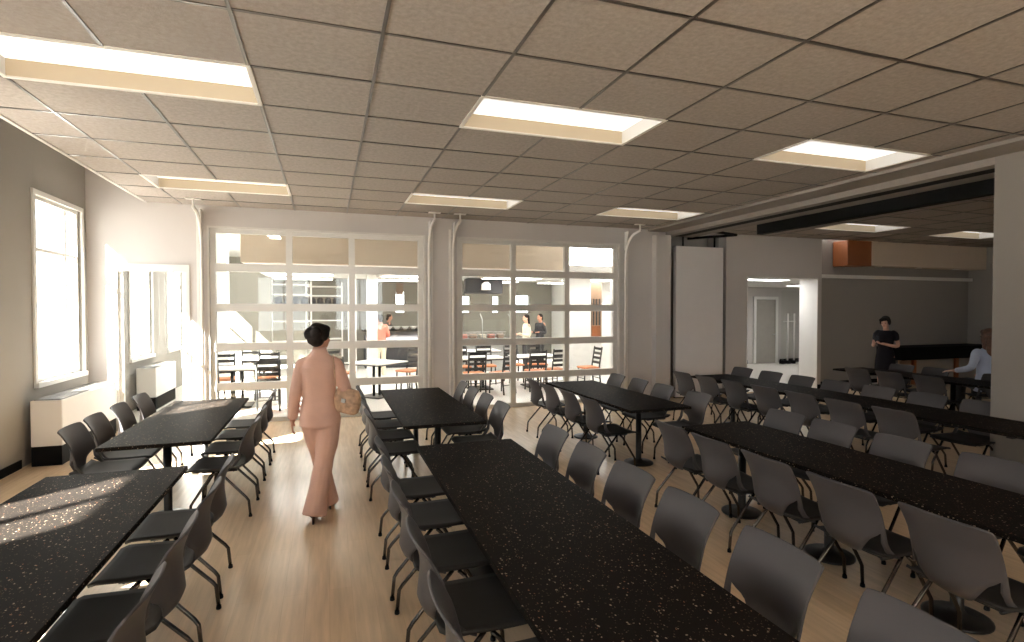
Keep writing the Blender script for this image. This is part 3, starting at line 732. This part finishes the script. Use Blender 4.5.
# ------------------------------------------------------------------ people
def limb(mb, pts, rad, n=14, ends=(0, -1)):
    """tapered rounded limb through joints; rad entries r or (rx, ry)"""
    P = [Vector(p) for p in pts]; Q = []; R_ = []
    def rr(i): return rad[i] if isinstance(rad[i], tuple) else (rad[i], rad[i])
    for i in range(len(P)-1):
        for k in range(6):
            t = k/6; p0 = P[max(0, i-1)]; p1 = P[i]; p2 = P[i+1]; p3 = P[min(len(P)-1, i+2)]
            Q.append(.5*((2*p1)+(p2-p0)*t+(2*p0-5*p1+4*p2-p3)*t*t+(3*p1-p0-3*p2+p3)*t**3))
            a, b = rr(i), rr(i+1); s = t*t*(3-2*t)
            R_.append((a[0]+(b[0]-a[0])*s, a[1]+(b[1]-a[1])*s))
    Q.append(P[-1]); R_.append(rr(len(P)-1))
    rs = []
    for i, p in enumerate(Q):
        t = (Q[min(len(Q)-1, i+1)]-Q[max(0, i-1)]).normalized()
        ref = Vector((0, 1, 0)) if abs(t.y) < .8 else Vector((0, 0, 1))
        x = ref.cross(t).normalized(); y = t.cross(x).normalized()
        rs.append([tuple(p+x*R_[i][0]*math.cos(2*PI*k/n)+y*R_[i][1]*math.sin(2*PI*k/n)) for k in range(n)])
    mb.rings(rs)
    for i in ends:
        a = min(R_[i]); mb.ell(Q[i], (a*.98,)*3, 12, 8)
def vring(z, cx, cy, rx, ry, n=28, e=2.3):
    out = []
    for k in range(n):
        a = 2*PI*k/n; c, s = math.cos(a), math.sin(a)
        out.append((cx+rx*math.copysign(abs(c)**(2/e), c), cy+ry*math.copysign(abs(s)**(2/e), s), z))
    return out
def hand(mb, wrist, d, palm, side, curl=.5, s=1.):
    """palm and five separate fingers; d = hand direction, palm = palm normal, side = towards the thumb"""
    W = Vector(wrist); d = Vector(d).normalized(); pn = Vector(palm); pn = (pn-d*pn.dot(d)).normalized()
    th = Vector(side); th = (th-d*th.dot(d)-pn*th.dot(pn)).normalized()
    rot = Matrix((th, pn, d)).transposed()
    mb.ell(W+d*.048*s, (.038*s, .015*s, .052*s), 14, 9, rot)
    mb.tube([W-d*.03*s, W, W+d*.03*s], [.022*s, .022*s, .026*s], 10)
    for k, (o, L_) in enumerate(((.026, .070), (.009, .078), (-.008, .073), (-.025, .058))):
        p = W+d*.088*s+th*o*s; q = [p-d*.01*s]; a = 0; pt = p
        for j, f in enumerate((.45, .32, .23)):
            a += curl*(.35 if j == 0 else .6)
            dd = d*math.cos(a)+pn*math.sin(a); pt = pt+dd*L_*f*s; q.append(pt)
        mb.tube(q, [.0092*s, .0085*s, .0078*s, .0062*s], 8); mb.ell(q[-1], (.0062*s,)*3, 8, 6)
    p = W+d*.03*s+th*.026*s; e1 = (d*.6+th*.7+pn*.3).normalized(); e2 = (d*.95+th*.1+pn*.35).normalized()
    q = [p-th*.015*s, p+e1*.03*s, p+e1*.03*s+e2*.028*s, p+e1*.03*s+e2*.048*s]
    mb.tube(q, [.013*s, .0105*s, .009*s, .007*s], 8); mb.ell(q[-1], (.007*s,)*3, 8, 6)
def head(mb, c, R, s=1.):
    """skull, jaw, nose, brow, chin, lips and ears; faces +y before rotation R. c = centre of skull"""
    C_ = Vector(c)
    def E(p, r): mb.ell(C_+R@(Vector(p)*s), tuple(q*s for q in r), 16, 10, R)
    E((0, -.012, .020), (.073, .094, .088)); E((0, .024, -.040), (.058, .064, .070)); E((0, .045, -.082), (.030, .030, .026))
    E((0, .070, .022), (.050, .020, .018)); E((0, .094, -.024), (.013, .017, .014)); E((0, .086, -.004), (.010, .014, .026))
    E((0, .078, -.056), (.024, .016, .012)); E((.034, .062, -.022), (.022, .022, .020)); E((-.034, .062, -.022), (.022, .022, .020))
    for q in (-1, 1): E((q*.074, -.008, -.010), (.009, .019, .032))
def face_bits(par, c, R, s=1.):
    C_ = Vector(c)
    for q in (-1, 1): kid('eye', MB().ell(C_+R@(Vector((q*.030, .081, .002))*s), (.012*s, .007*s, .007*s), 10, 6, R).mesh('eye'), M['eye'], par)
    kid('lips', MB().ell(C_+R@(Vector((0, .092, -.056))*s), (.021*s, .006*s, .007*s), 12, 6, R).mesh('lips'), M['lips'], par)
def rotz(a): return Matrix.Rotation(a, 3, 'Z')

def walking_woman():
    r = empty('person', (-.075, 5.17, 0), 0, 'woman in blush pink trouser suit walking away down the aisle', 'person')
    R = rotz(-.62) @ Matrix.Rotation(-.05, 3, 'X')
    hc = (.012, .02, 1.598)
    sl, sr = (-.135, .0, 1.355), (.135, .0, 1.355)
    el, wl = (-.200, -.02, 1.11), (-.228, .03, .885)
    er, wr = (.222, -.03, 1.12), (.20, .20, 1.10)
    hl, kl, al = (-.085, .01, .90), (-.01, .17, .50), (.085, .17, .11)
    hr_, kr, ar = (.085, .0, .90), (.035, .02, .48), (-.055, -.17, .135)
    b = MB(); head(b, hc, R)
    limb(b, [(0, -.02, 1.38), (.002, -.005, 1.46), (.006, .0, 1.54)], [.065, .050, .048])
    b.rings([vring(z, 0, y, rx, ry) for z, y, rx, ry in ((.84, 0, .15, .10), (.95, 0, .155, .105), (1.06, 0, .12, .085), (1.2, .005, .13, .09), (1.33, 0, .135, .085), (1.39, -.01, .10, .055))])
    for S, E_, W_, sd, cu in ((sl, el, wl, 1, .55), (sr, er, wr, -1, .9)):
        limb(b, [S, E_, W_], [.040, .035, .024])
    limb(b, [hl, kl, al], [.085, .052, .035]); limb(b, [hr_, kr, ar], [.085, .052, .035])
    hand(b, wl, (-.05, .10, -1), (1, .1, 0), (0, 1, 0), .55)
    hand(b, wr, (-.25, 1, -.25), (0, -.2, -1), (-1, 0, 0), 1.0)
    for a, tz in ((al, 0), (ar, 0)):
        limb(b, [(a[0], a[1]-.01, a[2]), (a[0], a[1]+.02, a[2]-.03), (a[0]+.01, a[1]+.13, .03)], [.034, .032, .022])
    kid('body', soft(b, 'body', .0062, 4), M['skin'], r)
    face_bits(r, hc, R)
    # hair: cropped at the nape with a full rolled bun at the back left
    b = MB(); C_ = Vector(hc)
    def E(p, q): b.ell(C_+R@Vector(p), q, 16, 10, R)
    E((0, -.022, .040), (.088, .098, .092)); E((0, .03, .075), (.070, .065, .048)); E((.0, -.055, -.025), (.070, .055, .060))
    E((-.055, -.06, .045), (.05, .055, .055)); E((-.04, -.095, .03), (.056, .045, .058)); E((.02, -.1, .035), (.055, .04, .055)); E((-.07, -.03, .0), (.022, .04, .05))
    E((.07, -.035, .015), (.022, .04, .045)); E((0, -.05, .10), (.055, .06, .035)); E((-.015, -.095, -.02), (.05, .035, .045))
    kid('hair', soft(b, 'hair', .006, 3), M['hair'], r)
    # jacket
    b = MB()
    b.rings([vring(z, x, y, rx, ry) for z, x, y, rx, ry in ((.815, .0, 0, .172, .125), (.86, .0, 0, .170, .126), (.95, 0, -.005, .162, .122), (1.06, 0, -.002, .142, .108), (1.14, 0, 0, .142, .108), (1.25, 0, 0, .154, .116), (1.34, 0, -.005, .160, .108), (1.385, 0, -.008, .146, .088), (1.425, 0, -.012, .112, .070), (1.455, .001, -.013, .082, .064), (1.485, .002, -.014, .062, .060))])
    limb(b, [(-.122, -.006, 1.385), (-.156, -.006, 1.335), el, (wl[0], wl[1]-.003, wl[2]+.0)], [.046, .056, (.050, .054), (.044, .050)], ends=(0,))
    limb(b, [(.122, -.006, 1.385), (.156, -.006, 1.335), er, (wr[0], wr[1]-.02, wr[2])], [.046, .058, (.058, .060), (.045, .045)])
    jk = kid('jacket', soft(b, 'jacket', .0075, 6), M['suit'], r)
    b = MB(); b.rings([vring(1.455, .002, -.012, .080, .072), vring(1.49, .004, -.014, .063, .060), vring(1.515, .005, -.016, .056, .054), vring(1.51, .005, -.016, .051, .049), vring(1.46, .003, -.012, .06, .055)], False)
    kid('collar', b.mesh('collar'), M['suit'], jk)
    # trousers with flared hems
    b = MB()
    b.rings([vring(z, 0, 0, rx, ry) for z, rx, ry in ((.80, .150, .112), (.88, .158, .118), (.95, .150, .11), (1.0, .14, .10))])
    limb(b, [(-.075, .01, .88), (-.04, .10, .68), kl, (.035, .17, .30), (.088, .165, .045)], [.100, .090, .074, (.074, .080), (.082, .118)], ends=(0,))
    limb(b, [(.078, .0, .88), (.066, .02, .68), kr, (.0, -.09, .30), (-.048, -.155, .055)], [.108, .100, .084, (.088, .090), (.104, .125)], ends=(0,))
    kid('trousers', soft(b, 'trousers', .0085, 6), M['suit'], r)
    for a, yaw in ((al, .1), (ar, -.15)):
        b = MB(); cx, cy = a[0], a[1]
        limb(b, [(cx, cy-.035, .075), (cx, cy+.03, .055), (cx+.012, cy+.11, .024), (cx+.018, cy+.16, .020)], [(.030, .026), (.032, .024), (.036, .018), (.018, .014)])
        s_ = kid('shoe', soft(b, 'shoe', .006, 3), M['shoe'], r)
        kid('heel', MB().tube([(cx, cy-.04, .075), (cx, cy-.05, .03), (cx, cy-.05, 0)], [.018, .009, .006], 8).mesh('heel'), M['shoe'], s_)
    # shoulder bag: its own thing, hung from the shoulder
    g = empty('handbag', (.125, 5.12, .93), -.45, 'mottled tan shoulder bag under the right arm of the suited woman', 'bag')
    b = MB()
    b.rings([vring(z, 0, 0, rx, ry, 28, 3.0) for z, rx, ry in ((0, .105, .045), (.015, .125, .060), (.09, .135, .068), (.17, .120, .052), (.215, .095, .028), (.222, .08, .018))])
    kid('bag_body', soft(b, 'bag_body', .006, 2), M['bag'], g)
    g.rotation_euler = (0, .22, -.45); g.location = (.135, 5.125, .925)
    inv = (Matrix.Translation(g.location) @ g.rotation_euler.to_matrix().to_4x4()).inverted()
    loc = [inv @ (Vector(p)+Vector((-.075, 5.17, 0))) for p in ((.255, .03, 1.12), (.22, .085, 1.22), (.165, .09, 1.33), (.125, .045, 1.425), (.12, -.02, 1.437), (.122, -.085, 1.40), (.128, -.125, 1.30), (.135, -.135, 1.20), (.145, -.10, 1.12))]
    kid('strap', MB().tube(loc, .010, 8, .45).mesh('strap'), M['bag'], g)
    kid('clasp', MB().rbox(-.02, .02, -.078, -.066, .10, .135, .004).mesh('clasp'), M['steel'], g)
walking_woman()

def standing_woman():
    r = empty('person', (10.72, 8.0, 0), 1.75, 'woman in dark short-sleeved dress standing and looking at a phone', 'person')
    R = rotz(.1) @ Matrix.Rotation(-.30, 3, 'X'); hc = (0, .02, 1.60)
    b = MB(); head(b, hc, R)
    limb(b, [(0, -.03, 1.38), (0, -.01, 1.46), (0, .0, 1.54)], [.065, .050, .048])
    b.rings([vring(z, 0, y, rx, ry) for z, y, rx, ry in ((.84, 0, .15, .10), (.95, 0, .155, .105), (1.06, 0, .115, .085), (1.2, .005, .13, .09), (1.33, 0, .15, .09), (1.41, -.01, .12, .06))])
    for s in (-1, 1):
        e, w = (s*.225, .0, 1.13), (s*.085, .245, 1.17)
        limb(b, [(s*.150, -.01, 1.37), e, w], [.044, .037, .026])
        hand(b, w, (-s*.35, 1, .12), (0, -.25, 1) if s < 0 else (-s*.6, 0, .6), (s*.3, .1, .9) if s > 0 else (-s, 0, .1), .8)
        limb(b, [(s*.085, 0, .90), (s*.085, .01, .50), (s*.08, -.02, .09)], [.088, .055, .036])
        limb(b, [(s*.08, -.03, .08), (s*.085, .05, .04), (s*.09, .14, .022)], [.034, .030, .020])
    kid('body', soft(b, 'body', .0075, 4), M['skin2'], r); face_bits(r, hc, R)
    b = MB(); C_ = Vector(hc)
    def E(p, q): b.ell(C_+R@Vector(p), q, 16, 10, R)
    E((0, -.025, .038), (.085, .094, .086)); E((0, .03, .072), (.066, .06, .042)); E((0, -.085, -.02), (.055, .05, .06)); E((.072, -.005, .01), (.024, .055, .075)); E((-.072, -.005, .01), (.024, .055, .075)); E((.04, .06, .06), (.045, .035, .035)); E((0, -.11, .03), (.05, .04, .05))
    kid('hair', soft(b, 'hair', .007, 3), M['hair'], r)
    b = MB()
    b.rings([vring(z, 0, y, rx, ry) for z, y, rx, ry in ((.52, .005, .185, .15), (.70, .005, .182, .14), (.88, 0, .172, .122), (.97, 0, .160, .112), (1.07, 0, .130, .096), (1.2, .005, .146, .106), (1.33, 0, .162, .100), (1.40, -.008, .14, .072), (1.43, -.012, .10, .055))])
    for s in (-1, 1): limb(b, [(s*.14, -.005, 1.385), (s*.175, -.008, 1.345), (s*.195, -.006, 1.27)], [.056, .060, .054])
    kid('dress', soft(b, 'dress', .0085, 5), M['navy'], r)
    for s in (-1, 1):
        b = MB(); limb(b, [(s*.08, -.05, .05), (s*.085, .05, .035), (s*.09, .16, .022)], [.036, .036, .024]); kid('shoe', soft(b, 'shoe', .008, 2), M['black'], r)
    ph = empty('phone', (10.72, 8.0, 0), 1.75, 'phone held in both hands of the dark-dressed woman', 'phone')
    kid('case', MB().rbox(-.036, .036, .325, .34, 1.17, 1.32, .006).mesh('case'), M['phone'], ph)
    kid('screen', MB().box(-.032, .032, .3235, .3252, 1.18, 1.31).mesh('screen'), M['steel'], ph)
standing_woman()

def seated_woman():
    r = empty('person', (10.24, 5.90, 0), -.5, 'long-haired seated person in light blue shirt beside the right column', 'person'); r.scale = (1.1,)*3
    R = rotz(.15) @ Matrix.Rotation(-.12, 3, 'X'); hc = (0, .03, 1.285)
    b = MB(); head(b, hc, R)
    limb(b, [(0, -.02, 1.05), (0, 0, 1.14), (0, .01, 1.22)], [.065, .05, .048])
    b.rings([vring(z, 0, y, rx, ry) for z, y, rx, ry in ((.47, 0, .16, .12), (.58, 0, .155, .11), (.72, 0, .125, .09), (.86, .0, .13, .09), (1.0, 0, .15, .09), (1.08, -.01, .12, .06))])
    hands = ((-1, (-.27, -.06, .83), (-.37, .12, .755)), (1, (.23, .06, .82), (.12, .28, .72)))
    for s, e, w in hands:
        limb(b, [(s*.145, 0, 1.03), e, w], [.042, .036, .026])
        hand(b, w, (-.9, .45, -.08) if s < 0 else (-.4, .8, -.3), (0, 0, -1), (.8, .5, 0) if s < 0 else (-1, 0, 0), .45)
        limb(b, [(s*.09, .02, .53), (s*.11, .42, .52), (s*.11, .42, .10)], [.085, .056, .036])
        limb(b, [(s*.11, .41, .08), (s*.115, .48, .04), (s*.12, .57, .025)], [.034, .03, .02])
    kid('body', soft(b, 'body', .0075, 4), M['skin2'], r); face_bits(r, hc, R)
    b = MB(); C_ = Vector(hc)
    def E(p, q): b.ell(C_+R@Vector(p), q, 16, 10, R)
    E((0, -.025, .035), (.088, .098, .088)); E((0, .03, .07), (.068, .062, .044)); E((0, -.075, -.09), (.098, .062, .11)); E((0, -.09, -.20), (.108, .052, .12))
    for q in (-1, 1): E((q*.07, -.01, -.06), (.024, .05, .10)); E((q*.075, -.03, -.16), (.028, .045, .09))
    kid('hair', soft(b, 'hair', .007, 3), M['brown'], r)
    b = MB()
    b.rings([vring(z, 0, y, rx, ry) for z, y, rx, ry in ((.46, 0, .178, .14), (.58, 0, .172, .128), (.72, 0, .148, .108), (.86, 0, .152, .108), (1.0, 0, .168, .108), (1.06, -.008, .15, .08), (1.10, -.01, .10, .06), (1.125, -.008, .066, .058))])
    for s, e, w in hands:
        w2 = tuple(Vector(w)+(Vector(e)-Vector(w))*.12)
        limb(b, [(s*.145, 0, 1.045), (s*.17, 0, 1.02), e, w2], [.058, .060, .050, .040])
    kid('shirt', soft(b, 'shirt', .0085, 5), M['blue'], r)
    b = MB(); b.rings([vring(z, 0, .0, rx, ry) for z, rx, ry in ((.455, .165, .15), (.52, .175, .15), (.60, .165, .125))])
    for s in (-1, 1): limb(b, [(s*.09, .02, .535), (s*.11, .42, .53), (s*.11, .42, .12)], [.095, .070, .055])
    kid('trousers', soft(b, 'trousers', .009, 5), M['dark'], r)
    for s in (-1, 1):
        b = MB(); limb(b, [(s*.11, .38, .05), (s*.115, .48, .04), (s*.12, .60, .026)], [.038, .036, .026]); kid('shoe', soft(b, 'shoe', .008, 2), M['black'], r)
seated_woman()

def far_person(x, y, rz, label, topm, botm, hairm, skin, long=False, bend=.9):
    r = empty('person', (x, y, 0), rz, label, 'person')
    R = Matrix.Rotation(-.2, 3, 'X'); hc = (0, .02, 1.60); b = MB(); head(b, hc, R)
    limb(b, [(0, -.02, 1.40), (0, 0, 1.54)], [.06, .05])
    b.rings([vring(z, 0, 0, rx, ry, 18) for z, rx, ry in ((.84, .15, .10), (1.06, .12, .085), (1.33, .15, .09), (1.41, .12, .06))])
    arms = []
    for s in (-1, 1):
        e = (s*.22, -.01, 1.13); w = (s*.15, .22*bend, 1.05+.1*bend); arms.append((s, e, w))
        limb(b, [(s*.165, 0, 1.40), e, w], [.046, .038, .026]); hand(b, w, (-s*.2, 1, 0), (0, 0, -1), (-s, 0, 0), .6)
        limb(b, [(s*.085, 0, .9), (s*.085, .02, .5), (s*.085, -.01, .09)], [.085, .055, .036]); limb(b, [(s*.085, -.02, .06), (s*.09, .14, .025)], [.034, .022])
    kid('body', soft(b, 'body', .010, 3), skin, r)
    b = MB(); C_ = Vector(hc)
    b.ell(C_+Vector((0, -.025, .04)), (.086, .096, .086)); b.ell(C_+Vector((0, -.07, -.03)), (.07, .055, .08))
    if long: b.ell(C_+Vector((0, -.08, -.15)), (.085, .045, .12))
    kid('hair', soft(b, 'hair', .009, 2), hairm, r)
    b = MB(); b.rings([vring(z, 0, 0, rx, ry, 20) for z, rx, ry in ((.86, .172, .125), (1.06, .145, .105), (1.33, .168, .108), (1.40, .14, .075), (1.44, .08, .06))])
    for s, e, w in arms: limb(b, [(s*.15, 0, 1.385), e, tuple(Vector(w)+(Vector(e)-Vector(w))*.15)], [.060, .052, .040])
    kid('top', soft(b, 'top', .010, 4), topm, r)
    b = MB(); b.rings([vring(z, 0, 0, rx, ry, 20) for z, rx, ry in ((.82, .155, .115), (.95, .15, .11))])
    for s in (-1, 1): limb(b, [(s*.085, 0, .86), (s*.085, .02, .5), (s*.085, -.01, .06)], [.10, .07, .06])
    kid('trousers', soft(b, 'trousers', .010, 4), botm, r)
far_person(1.40, 15.6, .2, 'person in coral top and white trousers before the bar counter', M['coral'], M['cream'], M['hair'], M['skin'])
far_person(1.95, 18.6, -PI/2, 'dark-clothed person behind the bar counter near the pier', M['dark'], M['dark'], M['hair'], M['skin'])
far_person(5.50, 14.9, PI/2, 'person in cream top at the food counter beyond the farther door', M['cream'], M['dark'], M['hair'], M['skin2'], True)
far_person(6.45, 16.2, PI/2+.4, 'dark-clothed person standing right of the cream-topped one', M['dark'], M['dark'], M['hair'], M['skin'])

# ------------------------------------------------------------------ light
w = bpy.data.worlds.new('World'); scene.world = w; w.use_nodes = True
bg = w.node_tree.nodes['Background']; bg.inputs['Color'].default_value = (.93, .96, 1, 1); bg.inputs['Strength'].default_value = 8.0
sd = bpy.data.lights.new('sun', 'SUN'); sd.energy = 165; sd.angle = math.radians(1.3); sd.color = (1, .96, .91)
so = bpy.data.objects.new('sun', sd); COL.objects.link(so)
az, el = math.radians(40), math.radians(38.5)
dv = Vector((math.cos(az)*math.cos(el), math.sin(az)*math.cos(el), -math.sin(el)))
so.rotation_euler = dv.to_track_quat('-Z', 'Y').to_euler(); so.location = (-10, -5, 10)

# ------------------------------------------------------------------ camera
cd = bpy.data.cameras.new('camera'); cam = bpy.data.objects.new('camera', cd); COL.objects.link(cam)
cd.sensor_width = 36; cd.lens = 543.43/1024*36; cd.clip_start = .05
cam.location = (0, 0, 1.85); cam.rotation_euler = (math.radians(90-1.19), 0, math.radians(-18.74))
scene.camera = cam
vs = scene.view_settings
scene.display_settings.display_device = 'sRGB'
vs.view_transform = 'Standard'; vs.look = 'None'; vs.exposure = 0.0; vs.gamma = 1.0; vs.use_curve_mapping = False
scene.cycles.use_denoising = True
scene.cycles.max_bounces = 10; scene.cycles.diffuse_bounces = 6; scene.cycles.transparent_max_bounces = 16
scene.cycles.sample_clamp_indirect = 6
scene.cycles.caustics_reflective = False; scene.cycles.caustics_refractive = False
